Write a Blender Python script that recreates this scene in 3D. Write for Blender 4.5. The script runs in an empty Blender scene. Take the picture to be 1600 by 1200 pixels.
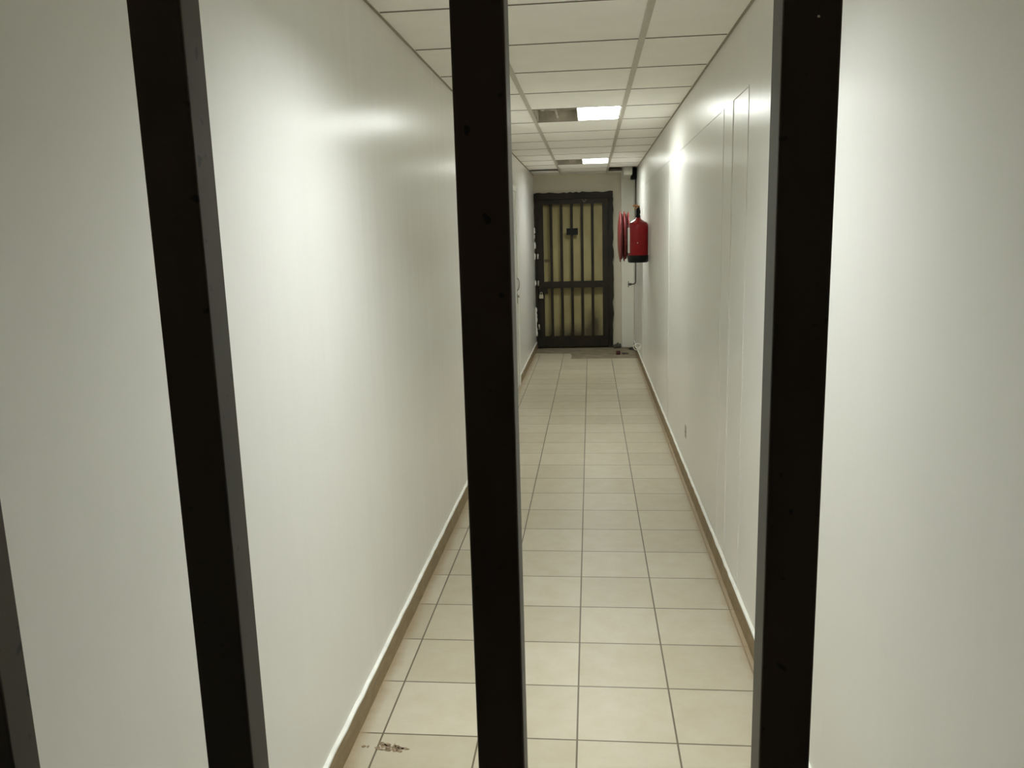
import bpy, bmesh, math, random
from mathutils import Vector, Matrix
random.seed(7)
S = bpy.context.scene
COL = S.collection
PI = math.pi

# ------------------------------------------------------------------ sizes (metres)
XL, XR = -0.753, 0.583          # the two long walls
H = 2.328                       # suspended ceiling
SLAB = 2.85                     # concrete slab above it
Y0, YE = -1.6, 11.01            # ends of the corridor
ROW0, ROW = 2.984, 0.5945       # ceiling tile rows
TX0, TX1 = -0.38, 0.2215        # main ceiling tees
BH = 0.082                      # skirting height

# ------------------------------------------------------------------ helpers
def add_box(bm, x0, x1, y0, y1, z0, z1, mi=0):
    v = [bm.verts.new((x, y, z)) for x in (x0, x1) for y in (y0, y1) for z in (z0, z1)]
    for q in ((0,1,3,2), (4,6,7,5), (0,4,5,1), (2,3,7,6), (0,2,6,4), (1,5,7,3)):
        f = bm.faces.new([v[i] for i in q]); f.material_index = mi
    return bm

def box_bm(*a):
    return add_box(bmesh.new(), *a)

def obj(name, bm, mats, parent=None, smooth=False, bevel=0.0, loc=None):
    bmesh.ops.recalc_face_normals(bm, faces=bm.faces[:])
    me = bpy.data.meshes.new(name); bm.to_mesh(me); bm.free()
    if not isinstance(mats, (list, tuple)): mats = [mats]
    for m in mats: me.materials.append(m)
    if smooth:
        for p in me.polygons: p.use_smooth = True
    o = bpy.data.objects.new(name, me); COL.objects.link(o)
    if parent is not None: o.parent = parent
    if loc is not None: o.location = loc
    if bevel:
        b = o.modifiers.new('bevel', 'BEVEL'); b.width = bevel; b.segments = 2; b.limit_method = 'ANGLE'
    return o

def thing(name, loc, label, cat, group=None):
    o = bpy.data.objects.new(name, None); COL.objects.link(o)
    o.empty_display_size = 0.05; o.location = loc
    return tag(o, label, cat, group)

def tag(o, label, cat, group=None, kind=None):
    o['label'] = label; o['category'] = cat
    if group: o['group'] = group
    if kind: o['kind'] = kind
    return o

def struct(o, label=None, cat=None):
    o['kind'] = 'structure'
    if label: o['label'] = label
    if cat: o['category'] = cat
    return o

def add_lathe(bm, prof, n=32, c=(0, 0, 0), axis='Z', mi=0):
    rings = []
    for r, h in prof:
        ring = []
        for i in range(n):
            a = 2*PI*i/n
            p = (r*math.cos(a), r*math.sin(a), h)
            if axis == 'X': p = (h, r*math.cos(a), r*math.sin(a))
            if axis == 'Y': p = (r*math.cos(a), h, r*math.sin(a))
            ring.append(bm.verts.new((p[0]+c[0], p[1]+c[1], p[2]+c[2])))
        rings.append(ring)
    for a, b in zip(rings, rings[1:]):
        for i in range(n):
            f = bm.faces.new((a[i], a[(i+1) % n], b[(i+1) % n], b[i])); f.material_index = mi; f.smooth = True
    for ring in (rings[0], rings[-1]):
        f = bm.faces.new(ring); f.material_index = mi
    return bm

def add_tube(bm, pts, r, n=10, mi=0):
    pts = [Vector(p) for p in pts]
    rings = []
    up = Vector((0.31, 0.47, 0.83))
    for i, p in enumerate(pts):
        t = (pts[min(i+1, len(pts)-1)] - pts[max(i-1, 0)]).normalized()
        a = t.cross(up)
        if a.length < 1e-3: a = t.cross(Vector((1, 0, 0)))
        a.normalize(); b = t.cross(a).normalized()
        rings.append([bm.verts.new(p + r*(a*math.cos(2*PI*k/n) + b*math.sin(2*PI*k/n))) for k in range(n)])
    for a, b in zip(rings, rings[1:]):
        for k in range(n):
            f = bm.faces.new((a[k], a[(k+1) % n], b[(k+1) % n], b[k])); f.smooth = True; f.material_index = mi
    bm.faces.new(rings[0]); bm.faces.new(rings[-1])
    return bm

def lump(bm, c, sx, sy, sz, seed, n=2, rough=0.3):
    rnd = random.Random(seed)
    r = bmesh.ops.create_icosphere(bm, subdivisions=n, radius=1.0)
    for v in r['verts']:
        k = 1 + rnd.uniform(-rough, rough)
        v.co = Vector((v.co.x*sx*k + c[0], v.co.y*sy*k + c[1], max(0.0, v.co.z*sz*k + sz*0.6) + c[2]))
    return bm

# ------------------------------------------------------------------ materials
def new_mat(name):
    m = bpy.data.materials.new(name); m.use_nodes = True
    nt = m.node_tree
    return m, nt, nt.nodes['Principled BSDF']

def N(nt, kind, **kw):
    n = nt.nodes.new(kind)
    for k, v in kw.items(): setattr(n, k, v)
    return n

def noise(nt, coord, scale, mapscale=(1, 1, 1), detail=3.0, rough=0.5):
    mp = N(nt, 'ShaderNodeMapping'); mp.inputs['Scale'].default_value = mapscale
    nt.links.new(coord, mp.inputs['Vector'])
    n = N(nt, 'ShaderNodeTexNoise'); n.inputs['Scale'].default_value = scale
    n.inputs['Detail'].default_value = detail; n.inputs['Roughness'].default_value = rough
    nt.links.new(mp.outputs[0], n.inputs['Vector'])
    return n.outputs['Fac']

def ramp(nt, fac, stops):
    r = N(nt, 'ShaderNodeValToRGB')
    e = r.color_ramp.elements
    e[0].position, e[0].color = stops[0][0], (*stops[0][1], 1)
    e[1].position, e[1].color = stops[1][0], (*stops[1][1], 1)
    for p, c in stops[2:]:
        k = e.new(p); k.color = (*c, 1)
    nt.links.new(fac, r.inputs['Fac'])
    return r.outputs['Color']

def mix(nt, fac, a, b):
    m = N(nt, 'ShaderNodeMix', data_type='RGBA')
    for s, v in ((m.inputs[0], fac), (m.inputs[6], a), (m.inputs[7], b)):
        if isinstance(v, bpy.types.NodeSocket): nt.links.new(v, s)
        elif isinstance(v, (int, float)): s.default_value = v
        else: s.default_value = (*v, 1)
    return m.outputs[2]

def bump(nt, bsdf, height, strength, dist, prev=None):
    b = N(nt, 'ShaderNodeBump'); b.inputs['Strength'].default_value = strength; b.inputs['Distance'].default_value = dist
    nt.links.new(height, b.inputs['Height'])
    if prev is not None: nt.links.new(prev, b.inputs['Normal'])
    nt.links.new(b.outputs[0], bsdf.inputs['Normal'])
    return b.outputs[0]

def simple(name, c, rough=0.5, metal=0.0, var=0.12, scale=20.0, bumpd=0.0, spec=0.5):
    m, nt, b = new_mat(name)
    tc = N(nt, 'ShaderNodeTexCoord').outputs['Object']
    f = noise(nt, tc, scale, detail=4)
    lo = tuple(x*(1-var) for x in c); hi = tuple(min(1, x*(1+var)) for x in c)
    nt.links.new(ramp(nt, f, [(0.3, lo), (0.7, hi)]), b.inputs['Base Color'])
    b.inputs['Roughness'].default_value = rough; b.inputs['Metallic'].default_value = metal
    b.inputs['Specular IOR Level'].default_value = spec
    if bumpd: bump(nt, b, f, 0.6, bumpd)
    return m

def wall_paint(name, c, rough, wav=1.0):
    m, nt, b = new_mat(name)
    tc = N(nt, 'ShaderNodeTexCoord').outputs['Object']
    f = noise(nt, tc, 1.4, detail=3)
    nt.links.new(ramp(nt, f, [(0.3, tuple(x*0.975 for x in c)), (0.7, c)]), b.inputs['Base Color'])
    b.inputs['Roughness'].default_value = rough
    w = noise(nt, tc, 1.0, (3.0, 4.5, 0.45), detail=2.5)      # trowel waves, long in the height
    n1 = bump(nt, b, w, 0.35*wav, 0.012)
    w2 = noise(nt, tc, 1.0, (3.0, 17.0, 0.7), detail=2)
    n1 = bump(nt, b, w2, 0.22*wav, 0.004, n1)
    g = noise(nt, tc, 45.0, detail=2)                        # roller stipple
    bump(nt, b, g, 0.10, 0.0012, n1)
    return m

M_WALL = wall_paint('glossy cream wall paint', (0.79, 0.785, 0.745), 0.26, 0.8)
M_WALL.node_tree.nodes['Principled BSDF'].inputs['Specular IOR Level'].default_value = 0.27
M_WALL_R = wall_paint('duller cream wall paint', (0.79, 0.785, 0.745), 0.29, 0.9)
M_WALL_R.node_tree.nodes['Principled BSDF'].inputs['Specular IOR Level'].default_value = 0.28
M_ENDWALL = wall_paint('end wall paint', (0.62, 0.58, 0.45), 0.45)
M_COLUMN = wall_paint('pipe boxing paint', (0.72, 0.71, 0.62), 0.4)
M_LOBBY = simple('lobby wall darkened against bounce', (0.10, 0.09, 0.075), 0.6)  # unseen wall's colour darkened to cut light bounced onto the near walls
M_WHITE = simple('white paint edge', (0.86, 0.86, 0.80), 0.35, var=0.05, scale=30, bumpd=0.002)
M_TILE_C = simple('mineral fibre ceiling tile', (0.95, 0.93, 0.87), 0.85, var=0.02, scale=6, spec=0.2)
M_TEE = simple('ceiling tee', (0.56, 0.53, 0.44), 0.5, var=0.05)
M_ANGLE = simple('ceiling edge angle', (0.33, 0.29, 0.22), 0.6, var=0.1)
M_CROSS = simple('cross tee', (0.16, 0.145, 0.11), 0.6, var=0.1)
M_SLAB = simple('raw concrete', (0.06, 0.055, 0.05), 0.9, bumpd=0.01)
M_CEMENT = simple('bare cement screed', (0.22, 0.18, 0.12), 0.8, var=0.3, scale=7, bumpd=0.006)
M_BLACK = simple('black plastic', (0.007, 0.009, 0.008), 0.4, spec=0.15)
M_DARKPIPE = simple('dark steel pipe', (0.07, 0.062, 0.05), 0.5, var=0.25)
M_RED = simple('red enamel', (0.27, 0.004, 0.008), 0.18, var=0.06, spec=0.35)
M_REDDULL = simple('dull red enamel', (0.17, 0.022, 0.021), 0.3, var=0.12)
M_HOSE = simple('red rubber hose', (0.11, 0.012, 0.012), 0.6)
M_BRASS = simple('brass', (0.55, 0.28, 0.10), 0.35, metal=0.7)
M_PAPER = simple('white paper label', (0.72, 0.70, 0.64), 0.5, var=0.05)
M_CHROME = simple('worn chrome', (0.42, 0.41, 0.38), 0.3, metal=0.8)
M_DOORPAINT = wall_paint('painted door leaf', (0.66, 0.66, 0.61), 0.3, 0.3)
M_GREY = simple('grey plastic', (0.36, 0.34, 0.29), 0.5)
M_TRAY = simple('dusty fixture tray', (0.44, 0.40, 0.33), 0.6, var=0.35, scale=9)
M_HOUSING = simple('white fixture housing', (0.80, 0.80, 0.76), 0.5, var=0.03)
M_LOCK = simple('dull steel padlock', (0.55, 0.52, 0.38), 0.4, metal=0.3)
M_SCRAP = simple('brown scrap', (0.24, 0.175, 0.105), 0.8, var=0.5, scale=90)
M_RUBBLE = simple('dark rubble', (0.075, 0.068, 0.052), 0.9, var=0.4, scale=25)
M_DARKRED = simple('dark red plastic', (0.06, 0.010, 0.008), 0.5)

def gate_paint(name, c, rough=0.42, spec=0.5):
    m, nt, b = new_mat(name)
    tc = N(nt, 'ShaderNodeTexCoord').outputs['Object']
    s = noise(nt, tc, 14.0, (1, 1, 0.25), detail=4)
    base = ramp(nt, s, [(0.35, tuple(x*0.75 for x in c)), (0.7, (c[0]*1.35, c[1]*1.15, c[2]))])
    d = noise(nt, tc, 120.0, detail=1)                       # chips and spatters
    chip = ramp(nt, d, [(0.70, (0, 0, 0)), (0.74, (1, 1, 1))])
    nt.links.new(mix(nt, chip, base, tuple(x*0.35 for x in c)), b.inputs['Base Color'])
    b.inputs['Roughness'].default_value = rough; b.inputs['Specular IOR Level'].default_value = spec
    bump(nt, b, s, 0.25, 0.002)
    return m
M_GATE = gate_paint('dark brown gate paint', (0.066, 0.053, 0.040))
M_BACKDOOR = gate_paint('dirty dark door paint', (0.022, 0.019, 0.012), 0.6, 0.25)

def lamp_mat(name, c, strength):
    m = bpy.data.materials.new(name); m.use_nodes = True
    nt = m.node_tree; nt.nodes.clear()
    e = N(nt, 'ShaderNodeEmission'); e.inputs['Color'].default_value = (*c, 1); e.inputs['Strength'].default_value = strength
    o = N(nt, 'ShaderNodeOutputMaterial'); nt.links.new(e.outputs[0], o.inputs['Surface'])
    return m
M_LAMP = lamp_mat('glowing lamp panel', (0.965, 1.0, 0.955), 26.5)
M_LAMP0 = lamp_mat('softer lamp panel', (0.955, 1.0, 0.985), 33.0)
M_LOUVRE = simple('dark fixture shroud', (0.05, 0.05, 0.048), 0.7, var=0.03, spec=0.1)

# floor tiles
m, nt, b = new_mat('cream floor tiles'); M_FLOOR = m
tc = N(nt, 'ShaderNodeTexCoord').outputs['Object']
mp = N(nt, 'ShaderNodeMapping')
mp.inputs['Location'].default_value = (0.055 + 3.05, -(2.228 - 9.0), 0)
nt.links.new(tc, mp.inputs['Vector'])
br = N(nt, 'ShaderNodeTexBrick'); br.offset = 0.0; br.squash = 1.0
for k, v in (('Scale', 1.0), ('Mortar Size', 0.0031), ('Mortar Smooth', 0.15), ('Bias', 0.0), ('Brick Width', 0.305), ('Row Height', 0.30)):
    br.inputs[k].default_value = v
br.inputs['Color1'].default_value = (0.465, 0.42, 0.315, 1)
br.inputs['Color2'].default_value = (0.545, 0.50, 0.395, 1)
br.inputs['Mortar'].default_value = (0.13, 0.10, 0.062, 1)
nt.links.new(mp.outputs[0], br.inputs['Vector'])
mott = ramp(nt, noise(nt, tc, 9.0, detail=5, rough=0.65), [(0.3, (0.90, 0.87, 0.80)), (0.7, (1, 1, 1))])
mm = N(nt, 'ShaderNodeMix', data_type='RGBA', blend_type='MULTIPLY'); mm.inputs[0].default_value = 1.0
nt.links.new(br.outputs['Color'], mm.inputs[6]); nt.links.new(mott, mm.inputs[7])
# grime that gathers along the skirtings
sep = N(nt, 'ShaderNodeSeparateXYZ'); nt.links.new(tc, sep.inputs[0])
def mth(op, a, bb):
    n = N(nt, 'ShaderNodeMath', operation=op)
    for i, v in enumerate((a, bb)):
        if isinstance(v, bpy.types.NodeSocket): nt.links.new(v, n.inputs[i])
        else: n.inputs[i].default_value = v
    return n.outputs[0]
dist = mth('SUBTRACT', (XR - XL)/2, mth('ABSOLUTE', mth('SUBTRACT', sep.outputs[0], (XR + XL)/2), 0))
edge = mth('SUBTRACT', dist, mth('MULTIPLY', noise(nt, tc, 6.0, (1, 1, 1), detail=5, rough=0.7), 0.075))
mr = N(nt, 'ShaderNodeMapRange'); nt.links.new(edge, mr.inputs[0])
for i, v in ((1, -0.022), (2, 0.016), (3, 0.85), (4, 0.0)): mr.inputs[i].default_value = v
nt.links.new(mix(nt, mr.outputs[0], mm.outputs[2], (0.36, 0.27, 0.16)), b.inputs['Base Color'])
b.inputs['Roughness'].default_value = 0.38
inv = mth('SUBTRACT', 1.0, br.outputs['Fac'])
n1 = bump(nt, b, inv, 0.5, 0.002)
bump(nt, b, noise(nt, tc, 5.0, detail=2), 0.08, 0.01, n1)

# skirting tile
m, nt, b = new_mat('brown skirting tile'); M_SKIRT = m
tc = N(nt, 'ShaderNodeTexCoord').outputs['Object']
f = noise(nt, tc, 12.0, (1, 1, 3), detail=6, rough=0.7)
nt.links.new(ramp(nt, f, [(0.3, (0.185, 0.125, 0.060)), (0.55, (0.255, 0.185, 0.095)), (0.8, (0.35, 0.27, 0.16))]), b.inputs['Base Color'])
b.inputs['Roughness'].default_value = 0.5
bump(nt, b, f, 0.4, 0.003)

# yellowish door behind the bars
m, nt, b = new_mat('yellowed panel'); M_PANEL = m
tc = N(nt, 'ShaderNodeTexCoord').outputs['Object']
f = noise(nt, tc, 5.0, (1, 1, 0.5), detail=5)
base = ramp(nt, f, [(0.3, (0.38, 0.31, 0.135)), (0.7, (0.48, 0.42, 0.20))])
def blob(cx, cz, rx, rz):
    mp = N(nt, 'ShaderNodeMapping'); mp.vector_type = 'POINT'
    mp.inputs['Location'].default_value = (-cx/rx, 0, -cz/rz); mp.inputs['Scale'].default_value = (1/rx, 0, 1/rz)
    nt.links.new(tc, mp.inputs['Vector'])
    g = N(nt, 'ShaderNodeTexGradient', gradient_type='SPHERICAL'); nt.links.new(mp.outputs[0], g.inputs[0])
    return g.outputs['Fac']
st = mth('ADD', mth('MULTIPLY', blob(0.27, 0.34, 0.15, 0.25), 1.1), mth('ADD', mth('MULTIPLY', blob(-0.37, 1.19, 0.06, 0.035), 1.3), mth('MULTIPLY', blob(0.03, 0.15, 0.7, 0.2), 1.2)))
st = mth('MINIMUM', mth('MULTIPLY', st, mth('ADD', noise(nt, tc, 12.0, detail=4), 0.4)), 0.9)
nt.links.new(mix(nt, st, base, (0.075, 0.058, 0.03)), b.inputs['Base Color'])
b.inputs['Roughness'].default_value = 0.6

# ------------------------------------------------------------------ room shell
bm = bmesh.new()
def floor_poly(pts, mi):
    f = bm.faces.new([bm.verts.new((x, y, 0.0)) for x, y in pts]); f.material_index = mi
jag = random.Random(3)
floor_poly([(XL, Y0), (XR, Y0), (XR, 9.95), (-0.26, 9.95), (XL, 9.95)], 0)
floor_poly([(XL, 9.95), (-0.26, 9.95), (-0.25, 10.18), (-0.27, 10.40), (-0.5, 10.42), (XL, 10.47)], 0)
floor_poly([(-0.26, 9.95), (XR, 9.95), (XR, 11.2), (XL, 11.2), (XL, 10.47), (-0.5, 10.42), (-0.27, 10.40), (-0.25, 10.18)], 1)
add_box(bm, XL-0.1, XR+0.1, Y0-0.1, 11.3, -0.12, -0.002, 1)
struct(obj('floor', bm, [M_FLOOR, M_CEMENT]), 'cream square floor tiles running down the corridor', 'floor')

bm = box_bm(XL-0.1, XL, Y0-0.1, 11.3, 0, SLAB)
struct(obj('wall_left', bm, M_WALL), 'glossy cream wall on the left of the corridor', 'wall')

# right wall: smooth paint with shallow boarded panels set back a few millimetres
bm = bmesh.new()
ys = [Y0-0.1, 3.14, 3.47, 3.70, 6.12, 6.155, 9.15, 9.19, 11.3]
deep = [0, .0012, 0, .0012, 0, .0012, 0, 0]
ZP = 2.05
for i in range(len(ys)-1):
    y0, y1, d = ys[i], ys[i+1], deep[i]
    add_box(bm, XR + d, XR + 0.1, y0, y1, 0, ZP)
add_box(bm, XR, XR+0.1, Y0-0.1, 11.3, ZP, SLAB)
struct(obj('wall_right', bm, M_WALL_R), 'glossy cream wall with painted-over panels on the right', 'wall')

bm = bmesh.new()
for y0, y1 in ((3.14, 3.47), (3.70, 6.13), (6.15, 9.15)): add_box(bm, XR-.0016, XR+.004, y0, y1, ZP-.003, ZP+.003)
for y in (3.14, 3.47, 3.70, 6.14, 9.15): add_box(bm, XR-.0016, XR+.004, y-.004, y+.004, .10, ZP-.003)
obj('panel_bead', bm, M_WALL_R, bpy.data.objects['wall_right'])
# end wall with the door opening, and the wall behind the camera
DX1 = 0.298; DZ = 2.08
bm = bmesh.new()
add_box(bm, DX1, XR, YE, YE+0.2, 0, SLAB)
add_box(bm, XL, DX1, YE, YE+0.2, DZ, SLAB)
wall_back = struct(obj('wall_back', bm, M_ENDWALL), 'dim cream end wall around the barred door', 'wall')
bm = bmesh.new()
prng = random.Random(11)
for z in (1.60, 1.52, 1.40, 1.25, 0.90, 0.52, 0.46, 0.40, 0.33, 0.27, 0.22):
    r = prng.uniform(0.012, 0.024)
    q = bmesh.ops.create_icosphere(bm, subdivisions=2, radius=1.0)
    for v in q['verts']:
        k = 1 + prng.uniform(-.25, .25)
        v.co = Vector((-0.752 + v.co.x*r*k*0.8, 10.925 + v.co.y*0.012*k, z + v.co.z*r*2.2*k))
pl = obj('plaster_edge', bm, M_WHITE, wall_back); pl['label'] = 'ragged white plaster left beside the door frame'
struct(obj('wall_front', box_bm(XL, XR, Y0-0.1, Y0, 0, SLAB), M_LOBBY))

# skirtings with a sloppy white paint line on top
def skirting(name, x_wall, sgn, y0, y1):
    bm = bmesh.new(); rnd = random.Random(5 if sgn > 0 else 6)
    n = int((y1-y0)/0.06); rows = []
    for i in range(n+1):
        y = y0 + (y1-y0)*i/n
        d = 0.011 + rnd.uniform(-.0012, .0012); z = BH + rnd.uniform(-.0025, .0025)
        rows.append([bm.verts.new(p) for p in ((x_wall, y, 0), (x_wall+sgn*d, y, 0), (x_wall+sgn*d, y, z), (x_wall+sgn*(d-.001), y, z+.006), (x_wall, y, z+.010+rnd.uniform(0, .003)))])
    for a, c in zip(rows, rows[1:]):
        for k in range(4):
            f = bm.faces.new((a[k], a[k+1], c[k+1], c[k])); f.material_index = 1 if k >= 2 else 0
    bm.faces.new(rows[0]); bm.faces.new(rows[-1])
    return struct(obj(name, bm, [M_SKIRT, M_WHITE]), 'brown tile skirting with white paint line, %s wall' % ('left' if sgn > 0 else 'right'), 'skirting')
skirting('baseboard_left', XL, 1, 8.24, 10.95)
skirting('baseboard_left', XL, 1, Y0, 7.28)
skirting('baseboard_right', XR, -1, Y0, 10.95)

# suspended ceiling: tiles with thin cross joints, wide main tees, wall angles
bm = bmesh.new()
cols = [(XL, TX0), (TX0, TX1), (TX1, XR)]
FIX = {-2: 0, 4: 0, 10: 0}
K0, K1 = -8, 13
for k in range(K0, K1+1):
    ya, yb = ROW0 + ROW*k, ROW0 + ROW*(k+1)
    ya, yb = max(ya, Y0), min(yb, YE)
    for ci, (xa, xb) in enumerate(cols):
        if ci == 1 and k in FIX: continue
        y0c, y1c, x0c, x1c = ya+.0025, yb-.0025, xa+.001, xb-.001
        if ci == 2 and k == 12: continue                      # missing tile by the end wall
        if ci == 0 and k == 12: y1c = ya + 0.03               # slipped tile leaves a gap
        if ci == 0 and k == 13: y0c = ya - 0.22
        add_box(bm, x0c, x1c, y0c, y1c, H, H+0.014)
ceil = struct(obj('ceiling', bm, M_TILE_C), 'suspended ceiling of pale square tiles', 'ceiling')
bm = bmesh.new()
for x in (TX0, TX1): add_box(bm, x-.0135, x+.0135, Y0, YE, H-.004, H+.03)
obj('main_tee', bm, M_TEE, ceil)['label'] = 'beige main ceiling rail'
bm = bmesh.new()
for k in range(K0+1, K1+1):
    y = ROW0 + ROW*k
    for (xa, xb) in cols: add_box(bm, xa+.014, xb-.014, y-.0045, y+.0045, H-.002, H+.025)
obj('cross_tee', bm, M_CROSS, ceil)
bm = bmesh.new()
for x, s in ((XL, 1), (XR, -1)): add_box(bm, min(x, x+s*.010), max(x, x+s*.010), Y0, YE, H-.003, H-.0005)
obj('wall_angle', bm, M_ANGLE, ceil)['label'] = 'thin dark edge trim of the ceiling'
struct(obj('trim_1', box_bm(XL-.1, XR+.1, Y0-.1, 11.3, SLAB, SLAB+.1), M_SLAB), 'dark concrete slab above the ceiling tiles', 'slab')

# pipe boxing in the far right corner
struct(obj('trim_2', add_box(box_bm(0.408, XR-.0005, 10.90, YE, 0, SLAB), 0.412, 0.520, 10.20, 10.90, 2.235, SLAB), M_COLUMN, bevel=0.012), 'pale boxed-in column in the far right corner', 'column')

# ------------------------------------------------------------------ door in the left wall
d1 = bpy.data.objects.new('door_1', None); COL.objects.link(d1); d1.location = (XL, 7.75, 0)
struct(d1, 'pale flush door in the left wall near the far end', 'door')
def loc_box(o, x0, x1, y0, y1, z0, z1):
    l = o.location
    return box_bm(x0-l.x, x1-l.x, y0-l.y, y1-l.y, z0-l.z, z1-l.z)
obj('leaf', loc_box(d1, XL+.001, XL+.008, 7.34, 8.165, 0.01, 1.965), M_DOORPAINT, d1)
bm = bmesh.new(); l = d1.location
for y0, y1, z0, z1 in ((7.28, 7.335, 0, 2.02), (8.175, 8.23, 0, 2.02), (7.335, 8.175, 1.97, 2.02)):
    add_box(bm, 0.0, .016, y0-l.y, y1-l.y, z0, z1)
obj('door_frame', bm, M_WHITE, d1)
bm = add_tube(bmesh.new(), [(.008, 8.12-l.y, 1.115), (.022, 8.12-l.y, 1.108), (.031, 8.12-l.y, 1.085), (.032, 8.12-l.y, 1.05), (.028, 8.12-l.y, 1.02), (.018, 8.12-l.y, .997), (.008, 8.12-l.y, .99)], .007)
obj('door_handle', bm, M_CHROME, d1)['label'] = 'metal pull handle'
bm = add_box(bmesh.new(), .007, .014, 8.09-l.y, 8.13-l.y, .86, .955)
add_lathe(bm, [(.013, .012), (.011, .034)], 14, (0, 8.11-l.y, .93), 'X')
obj('lock_plate', bm, M_CHROME, d1)

# ------------------------------------------------------------------ barred door at the end
d2 = bpy.data.objects.new('door_2', None); COL.objects.link(d2); d2.location = (-0.23, 10.93, 0)
struct(d2, 'dark barred metal door closing the far end of the corridor', 'door')
l = d2.location
YF, YB = 10.93, 10.97           # front and back of the barred leaf
# ragged outer frame
bm = bmesh.new(); rnd = random.Random(2)
def ragged(bm, x0, x1, z0, z1, yf, yb, edge):
    n = 26
    vert = edge in 'LR'
    prev = None
    for i in range(n+1):
        t = i/n
        j = rnd.uniform(-.010, .010)
        if vert:
            z = z0+(z1-z0)*t
            a, c = (x0, x1+j) if edge == 'R' else (x0+max(j, 0)*0.8, x1)
            ring = [(a, yf, z), (c, yf, z), (c, yb, z), (a, yb, z)]
        else:
            x = x0+(x1-x0)*t
            ring = [(x, yf, z0), (x, yf, z1+j), (x, yb, z1+j), (x, yb, z0)]
        ring = [bm.verts.new((p[0]-l.x, p[1]-l.y, p[2])) for p in ring]
        if prev:
            for k in range(4): bm.faces.new((prev[k], prev[(k+1) % 4], ring[(k+1) % 4], ring[k]))
        else: bm.faces.new(ring)
        prev = ring
    bm.faces.new(prev)
ragged(bm, -.750, -.712, 0.0, 2.0, 10.945, 11.01, 'L')
ragged(bm, .245, .300, 0.0, 2.0, 10.945, 11.012, 'R')
ragged(bm, -.750, .300, 2.0, 2.085, 10.945, 11.012, 'T')
obj('door_frame', bm, M_BACKDOOR, d2)['label'] = 'dark outer frame with ragged edges'
bm = bmesh.new()
for x0, x1, z0, z1 in ((-.708, -.630, .02, 1.995), (.160, .240, .02, 1.995), (-.630, .160, 1.935, 1.995), (-.630, .160, .825, .912), (-.630, .160, .02, .165)):
    add_box(bm, x0-l.x, x1-l.x, YF-l.y, YB-l.y, z0, z1)
obj('leaf_frame', bm, M_BACKDOOR, d2)
for x in (-.525, -.387, -.249, -.111, .027):
    bm = bmesh.new()
    add_box(bm, x-.0185-l.x, x+.0185-l.x, YF+.006-l.y, YB-.004-l.y, .165, .825)
    add_box(bm, x-.0185-l.x, x+.0185-l.x, YF+.006-l.y, YB-.004-l.y, .912, 1.935)
    obj('bar', bm, M_BACKDOOR, d2)
pn = obj('back_panel', box_bm(-.752-l.x, .297-l.x, 11.05-l.y, 11.08-l.y, 0, 2.079), M_PANEL, d2)
pn['label'] = 'yellowed panel behind the bars'
obj('plaque', box_bm(-.318-l.x, -.165-l.x, YF-.004-l.y, YF+.006-l.y, 1.53, 1.618), M_BLACK, d2, bevel=.003)['label'] = 'small black rectangular plate on the bars'
bm = bmesh.new()
add_box(bm, -.705-l.x, -.585-l.x, YF-.02-l.y, YF-l.y, .755, .83)
obj('lock_case', bm, M_BACKDOOR, d2, bevel=.004)
bm = bmesh.new()
add_box(bm, -.699-l.x, -.645-l.x, YF-.035-l.y, YF-.008-l.y, .690, .742)
add_tube(bm, [(-.685-l.x, -.022, .742), (-.685-l.x, -.022, .765), (-.672-l.x, -.022, .778), (-.659-l.x, -.022, .765), (-.659-l.x, -.022, .742)], .005, 8)
obj('padlock', bm, M_LOCK, d2)['label'] = 'pale metal padlock'
for z in (.895, 1.255, .30):
    bm = add_lathe(bmesh.new(), [(.011, -.035), (.011, .035)], 12, (-.711-l.x, YF-.004-l.y, z))
    obj('hinge', bm, M_GREY, d2, smooth=False)
bm = bmesh.new()
add_tube(bm, [(-.105-l.x, YF-.0005-l.y, 1.990), (-.085-l.x, YF-.0005-l.y, 1.965), (-.078-l.x, YF-.0005-l.y, 1.938)], .0022, 6)
add_tube(bm, [(-.052-l.x, YF-.0005-l.y, 1.990), (-.070-l.x, YF-.0005-l.y, 1.966), (-.085-l.x, YF-.0005-l.y, 1.965)], .0022, 6)
obj('scratch_mark', bm, M_GREY, d2)['label'] = 'faint pale scratch on the top rail'

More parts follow.
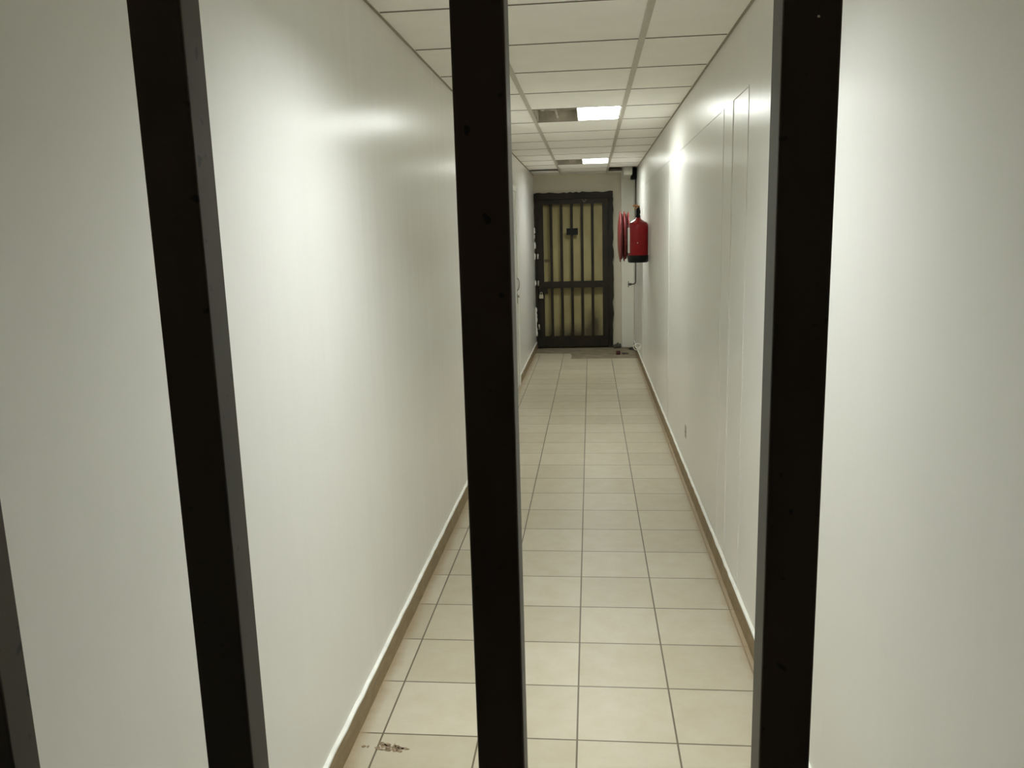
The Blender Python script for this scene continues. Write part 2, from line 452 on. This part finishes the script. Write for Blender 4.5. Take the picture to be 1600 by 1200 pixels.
# ------------------------------------------------------------------ ceiling lights
def make_light(yc, label, full=False):
    t = thing('ceiling_light', ((TX0+TX1)/2, yc, H), label, 'light', None if full else 'half-lit ceiling lights')
    hw = 0.283; hl = 0.285; d = 0.108 if full else 0.050
    def shell(x0, x1, dd):
        bm = bmesh.new(); w = .003
        add_box(bm, x0, x1, -hl, hl, dd-w, dd)
        add_box(bm, x0, x0+w, -hl, hl, 0, dd-w); add_box(bm, x1-w, x1, -hl, hl, 0, dd-w)
        add_box(bm, x0+w, x1-w, -hl, -hl+w, 0, dd-w); add_box(bm, x0+w, x1-w, hl-w, hl, 0, dd-w)
        return bm
    x0 = -hw if full else 0.0
    obj('lamp_housing', shell(x0, hw, d), M_LOUVRE if full else M_HOUSING, t)
    dp = obj('diffuser', box_bm(x0+.006, hw-.006, -hl+.006, hl-.006, d-.012, d-.006), M_LAMP0 if full else M_LAMP, t)
    dp['label'] = 'glowing white lamp panel'
    if full:
        bm = bmesh.new()
        for k in (-1, 0, 1):
            add_box(bm, k*.1415-.0015, k*.1415+.0015, -hl+.004, hl-.004, .004, .090)
            add_box(bm, -hw+.004, hw-.004, k*.1425-.0015, k*.1425+.0015, .005, .089)
        obj('louvre', bm, M_LOUVRE, t)
    else:
        obj('empty_tray', shell(-hw, -.001, .075), M_TRAY, t)['label'] = 'dark dusty half with no lamp'
        obj('divider', box_bm(-.150, -.136, -hl+.004, hl-.004, .022, .070), M_TRAY, t)
        bm = add_tube(bmesh.new(), [(-.262, -.20, .06), (-.245, -.19, .02), (-.225, -.17, .012), (-.205, -.16, .03), (-.19, -.16, .055)], .006, 8)
        obj('loose_clip', bm, M_PAPER, t)
    return t
L1 = make_light(ROW0 + ROW*4.5, 'square ceiling light nearer the camera, right half glowing and left half dark')
L2 = make_light(ROW0 + ROW*10.5, 'square ceiling light near the end wall above the barred door, half lit')
L0 = make_light(ROW0 + ROW*-1.5, 'fully lit square ceiling light just inside the near gate', True)

# ------------------------------------------------------------------ near gate
g = thing('metal_gate', (XL, 0.38, 0), 'dark brown steel bar gate in the foreground, across the corridor', 'gate')
BW, BD = 0.0256, 0.0205
def gate_box(x0, x1, y0, y1, z0, z1):
    return box_bm(x0-XL, x1-XL, y0-.38, y1-.38, z0, z1)
for x0, x1 in ((-.6560, -.6305), (-.5070, -.4815), (-.3565, -.3310), (-.2146, -.1883), (-.0624, -.0375), (.0840, .1092), (.2330, .2585), (.3820, .4075)):
    obj('bar', gate_box(x0, x1, .38, .38+BD, .09, 2.16), M_GATE, g, bevel=.0011)
fl = bmesh.new(); lump(fl, (0, 0, 0), .0006, .0004, .0006, 4, 2, .2)
obj('paint_fleck', fl, M_PAPER, g, loc=(.0990-XL, -.0002, 1.6195))['label'] = 'tiny white paint speck on the bar'
obj('bottom_rail', gate_box(XL+.031, XR-.031, .377, .405, .05, .09), M_GATE, g, bevel=.0015)
obj('top_rail', gate_box(XL+.031, XR-.031, .377, .405, 2.16, 2.20), M_GATE, g, bevel=.0015)
obj('stile', gate_box(XL+.001, XL+.031, .375, .407, .01, 2.28), M_GATE, g, bevel=.0015)
obj('stile', gate_box(XR-.031, XR-.001, .375, .407, .01, 2.28), M_GATE, g, bevel=.0015)

# ------------------------------------------------------------------ fire extinguisher on the right wall
ex = thing('fire_extinguisher', (0.474, 8.2, 1.240), 'red fire extinguisher hung on the right wall in front of the hose reel', 'fire extinguisher')
R = .101
bm = add_lathe(bmesh.new(), [(R-.004, .062), (R, .066), (R, .362), (R-.003, .375), (R-.014, .392), (R-.038, .408), (.040, .420), (.026, .430), (.024, .440)], 48)
body = obj('cylinder', bm, M_RED, ex)
bm = add_lathe(bmesh.new(), [(R-.012, 0), (R+.001, .010), (R+.002, .070), (R-.002, .074)], 48)
obj('base_boot', bm, M_BLACK, ex)['label'] = 'black plastic foot'
bm = bmesh.new()
def patch(a0, a1, z0, z1, r):
    n = 14; rows = []
    for i in range(n+1):
        a = math.radians(a0+(a1-a0)*i/n)
        rows.append([bm.verts.new((q*math.cos(a), q*math.sin(a), z)) for q, z in ((r-.001, z0), (r+.0008, z0), (r+.0008, z1), (r-.001, z1))])
    for p, q in zip(rows, rows[1:]):
        for k in range(4): bm.faces.new((p[k], p[(k+1) % 4], q[(k+1) % 4], q[k]))
    bm.faces.new(rows[0]); bm.faces.new(rows[-1])
patch(128, 213, .095, .345, R)
obj('paper_label', bm, M_PAPER, body)['label'] = 'white printed label on the left side'
bm = bmesh.new(); patch(262, 266, .19, .20, R)
obj('gauge_dot', bm, M_PAPER, body)
bm = add_lathe(bmesh.new(), [(.022, .440), (.022, .462), (.018, .466), (.018, .53), (.013, .538)], 20)
add_box(bm, -.012, .022, -.014, .014, .480, .512)
valve = obj('valve', bm, M_BLACK, ex)
bm = bmesh.new()
add_tube(bm, [(.012, 0, .545), (-.015, -.008, .556), (-.036, -.016, .560), (-.048, -.022, .552)], .011, 8)
add_tube(bm, [(.006, 0, .528), (-.02, -.010, .530), (-.036, -.018, .524)], .008, 8)
obj('squeeze_handle', bm, M_BRASS, ex)['label'] = 'brass coloured squeeze handle'
bm = add_box(bmesh.new(), -.03, .03, .094, .108, .24, .30)
add_box(bm, .02, .1075, .098, .106, .25, .29)
obj('wall_bracket', bm, M_DARKPIPE, ex)

# ------------------------------------------------------------------ fire hose reel, seen edge-on
hr = thing('hose_reel', (XR, 9.5, 1.495), 'red fire hose reel on the right wall, seen edge-on beside the barred door', 'hose reel')
def flange(x, r):
    bm = bmesh.new()
    add_lathe(bm, [(.05, x-.012), (r*.6, x-.006), (r-.012, x+.012), (r, x+.016), (r, x+.022), (r-.014, x+.020), (r*.6, x+.004), (.05, x)], 48, (0, 0, 0), 'X')
    return bm
for x, r in ((-.258, .292), (-.212, .286), (-.165, .282)):
    obj('reel_disc', flange(x, r), M_REDDULL, hr)
bm = bmesh.new()
for x0 in (-.222, -.176):
    for k in range(3):
        rr = .20 + .025*k
        pts = [(x0-.004, rr*math.cos(a*2*PI/40), rr*math.sin(a*2*PI/40)) for a in range(41)]
        add_tube(bm, pts, .0115, 8)
obj('hose', bm, M_HOSE, hr)
bm = add_lathe(bmesh.new(), [(.045, -.262), (.045, -.11), (.02, -.108), (.02, -.013)], 20, (0, 0, 0), 'X')
obj('hub', bm, M_DARKPIPE, hr)
bm = box_bm(-.013, -.001, -.08, .08, -.10, .10)
obj('wall_plate', bm, M_REDDULL, hr)

# ------------------------------------------------------------------ feed pipe with a stop valve, box above it
wp = thing('water_pipe', (0.573, 10.45, 0.885), 'thin dark pipe down the right wall corner with a tap handle', 'pipe')
obj('pipe', add_tube(bmesh.new(), [(0, 0, 1.305), (0, 0, .06), (0, 0, .03), (-.008, 0, .010), (-.03, 0, 0), (-.07, 0, 0)], .0085, 12), M_DARKPIPE, wp)
bm = add_lathe(bmesh.new(), [(.012, -.088), (.016, -.082), (.016, -.055), (.011, -.05)], 14, (0, 0, 0), 'X')
add_box(bm, -.096, -.086, -.035, .035, -.006, .006); add_box(bm, -.096, -.086, -.007, .007, -.04, .04)
obj('tap_handle', bm, M_DARKPIPE, wp)
jb = obj('junction_box', box_bm(-.036, .036, -.06, .06, -.068, .068), M_BLACK, bevel=.006, loc=(.546, 10.43, 2.2585))
tag(jb, 'black box under the ceiling in the far right corner', 'box')

# ------------------------------------------------------------------ small things
sk = thing('wall_socket', (XR+.005, 4.97, .295), 'small grey flush socket plate low on the right wall', 'socket')
obj('cover_plate', box_bm(-.004, 0, -.043, .043, -.041, .041), M_GREY, sk, bevel=.0015)
bm = bmesh.new()
for dy in (-.012, .012): add_lathe(bm, [(.004, -.0052), (.004, -.0038)], 12, (0, dy, 0), 'X')
obj('socket_hole', bm, M_BLACK, sk)

bm = bmesh.new()
for k, (r, dx, dz, tl) in enumerate(((.046, -.052, 0, .15), (.036, -.045, .008, -.35))):
    pts = []
    for a in range(25):
        th = 2*PI*a/24
        pts.append((dx + r*math.cos(th)*math.cos(tl), r*math.cos(th)*math.sin(tl)*1.3, dz + r*.8*math.sin(th)))
    add_tube(bm, pts, .0042, 8)
add_tube(bm, [(-.05, 0, -.02), (-.02, .01, .0), (-.001, .01, .01)], .0032, 8)
tag(obj('cable_coil', bm, M_WHITE, loc=(XR, 9.30, .232)), 'small coil of white cable sticking out low on the right wall', 'cable')

tag(obj('plastic_cap', add_lathe(bmesh.new(), [(.027, 0), (.029, .006), (.027, .045), (.022, .05)], 18), M_DARKRED, loc=(.342, 10.27, 0)), 'small dark red cap lying on the bare cement near the end wall', 'cap')
tag(obj('cement_lump', lump(bmesh.new(), (0, 0, 0), .045, .03, .012, 5), M_RUBBLE, loc=(.428, 10.30, 0)), 'flat dark crumb of debris right of the red cap', 'debris')
bm = bmesh.new(); rn = random.Random(9)
for k in range(16):
    lump(bm, (rn.uniform(-.055, .04), rn.uniform(-.04, .03), rn.uniform(0, .035)), rn.uniform(.015, .035), rn.uniform(.015, .03), rn.uniform(.012, .03), 20+k, 1)
tag(obj('rubble_pile', bm, M_RUBBLE, loc=(.352, 10.90, 0)), 'dark rubble heaped at the right foot of the barred door', 'rubble', kind='stuff')
bm = bmesh.new()
for k in range(7):
    lump(bm, (rn.uniform(-.03, .03), rn.uniform(-.10, .08), 0), rn.uniform(.012, .026), rn.uniform(.02, .04), rn.uniform(.012, .03), 60+k, 1)
tag(obj('rubble_pile', bm, M_RUBBLE, loc=(.535, 10.73, 0)), 'low dark rubble in the far right corner under the column', 'rubble', kind='stuff')

# torn scrap stuck to the floor tile
def scrap(pieces):
    bm = bmesh.new()
    for pts in pieces:
        lo = [bm.verts.new((x, y, 0.0002)) for x, y in pts]; hi = [bm.verts.new((x, y, 0.0011)) for x, y in pts]
        bm.faces.new(lo[::-1]); bm.faces.new(hi)
        for i in range(len(pts)): bm.faces.new((lo[i], lo[(i+1) % len(pts)], hi[(i+1) % len(pts)], hi[i]))
    return bm
rn = random.Random(21)
pieces = []
def flake(cx, cy, rx, ry):
    n = 9
    pieces.append([(cx+1.25*rx*math.cos(2*PI*i/n)*rn.uniform(.55, 1.1), cy+1.3*ry*math.sin(2*PI*i/n)*rn.uniform(.55, 1.1)) for i in range(n)])
for cx, cy, rx, ry in ((-.040, .014, .012, .007), (-.030, .006, .009, .009), (-.018, .012, .010, .008), (-.012, .001, .009, .010), (-.044, -.006, .009, .006),
                       (-.030, -.013, .012, .004), (-.008, -.012, .012, .005), (.004, .008, .006, .013), (.014, .010, .012, .005), (.012, -.009, .007, .009),
                       (.026, .004, .012, .005), (.028, -.010, .012, .006), (.040, .004, .013, .004), (.018, -.001, .006, .005)):
    flake(cx, cy, rx, ry)
so = obj('torn_sticker', scrap(pieces), M_SCRAP, loc=(-.619, 2.156, 0)); so.rotation_euler = (0, 0, -.12)
tag(so, 'brown torn sticker scrap on the floor tile by the left skirting', 'scrap')
pieces = []
for cx, cy, rx, ry in ((-.005, .001, .006, .005), (.008, 0, .004, .005)): flake(cx, cy, rx, ry)
tag(obj('torn_sticker', scrap(pieces), M_SCRAP, loc=(-.703, 2.158, 0)), 'tiny brown speck of scrap nearest the left skirting', 'scrap')

# ------------------------------------------------------------------ camera, world, view
cam = bpy.data.cameras.new('camera'); co = bpy.data.objects.new('camera', cam); COL.objects.link(co)
yaw, pitch, roll, fpx = 0.1011, -0.1823, -0.0277, 1249.24
fw = Vector((-math.sin(yaw)*math.cos(pitch), math.cos(yaw)*math.cos(pitch), math.sin(pitch)))
rt = Vector((math.cos(yaw), math.sin(yaw), 0)); up = rt.cross(fw)
rt2 = rt*math.cos(roll) + up*math.sin(roll); up2 = -rt*math.sin(roll) + up*math.cos(roll)
mat = Matrix((rt2, up2, -fw)).transposed().to_4x4(); mat.translation = (0, 0, 1.53)
co.matrix_world = mat
cam.sensor_width = 36.0; cam.sensor_fit = 'HORIZONTAL'; cam.lens = 36.0*fpx/1600.0; cam.clip_start = 0.01
S.camera = co
w = bpy.data.worlds.new('world'); S.world = w; w.use_nodes = True
w.node_tree.nodes['Background'].inputs[0].default_value = (0.02, 0.02, 0.02, 1)
w.node_tree.nodes['Background'].inputs[1].default_value = 0.2
S.cycles.max_bounces = 16; S.cycles.diffuse_bounces = 8; S.cycles.glossy_bounces = 6
vs = S.view_settings
vs.view_transform = 'Standard'; vs.look = 'None'; vs.gamma = 1.0; vs.use_curve_mapping = False; vs.exposure = 0.60
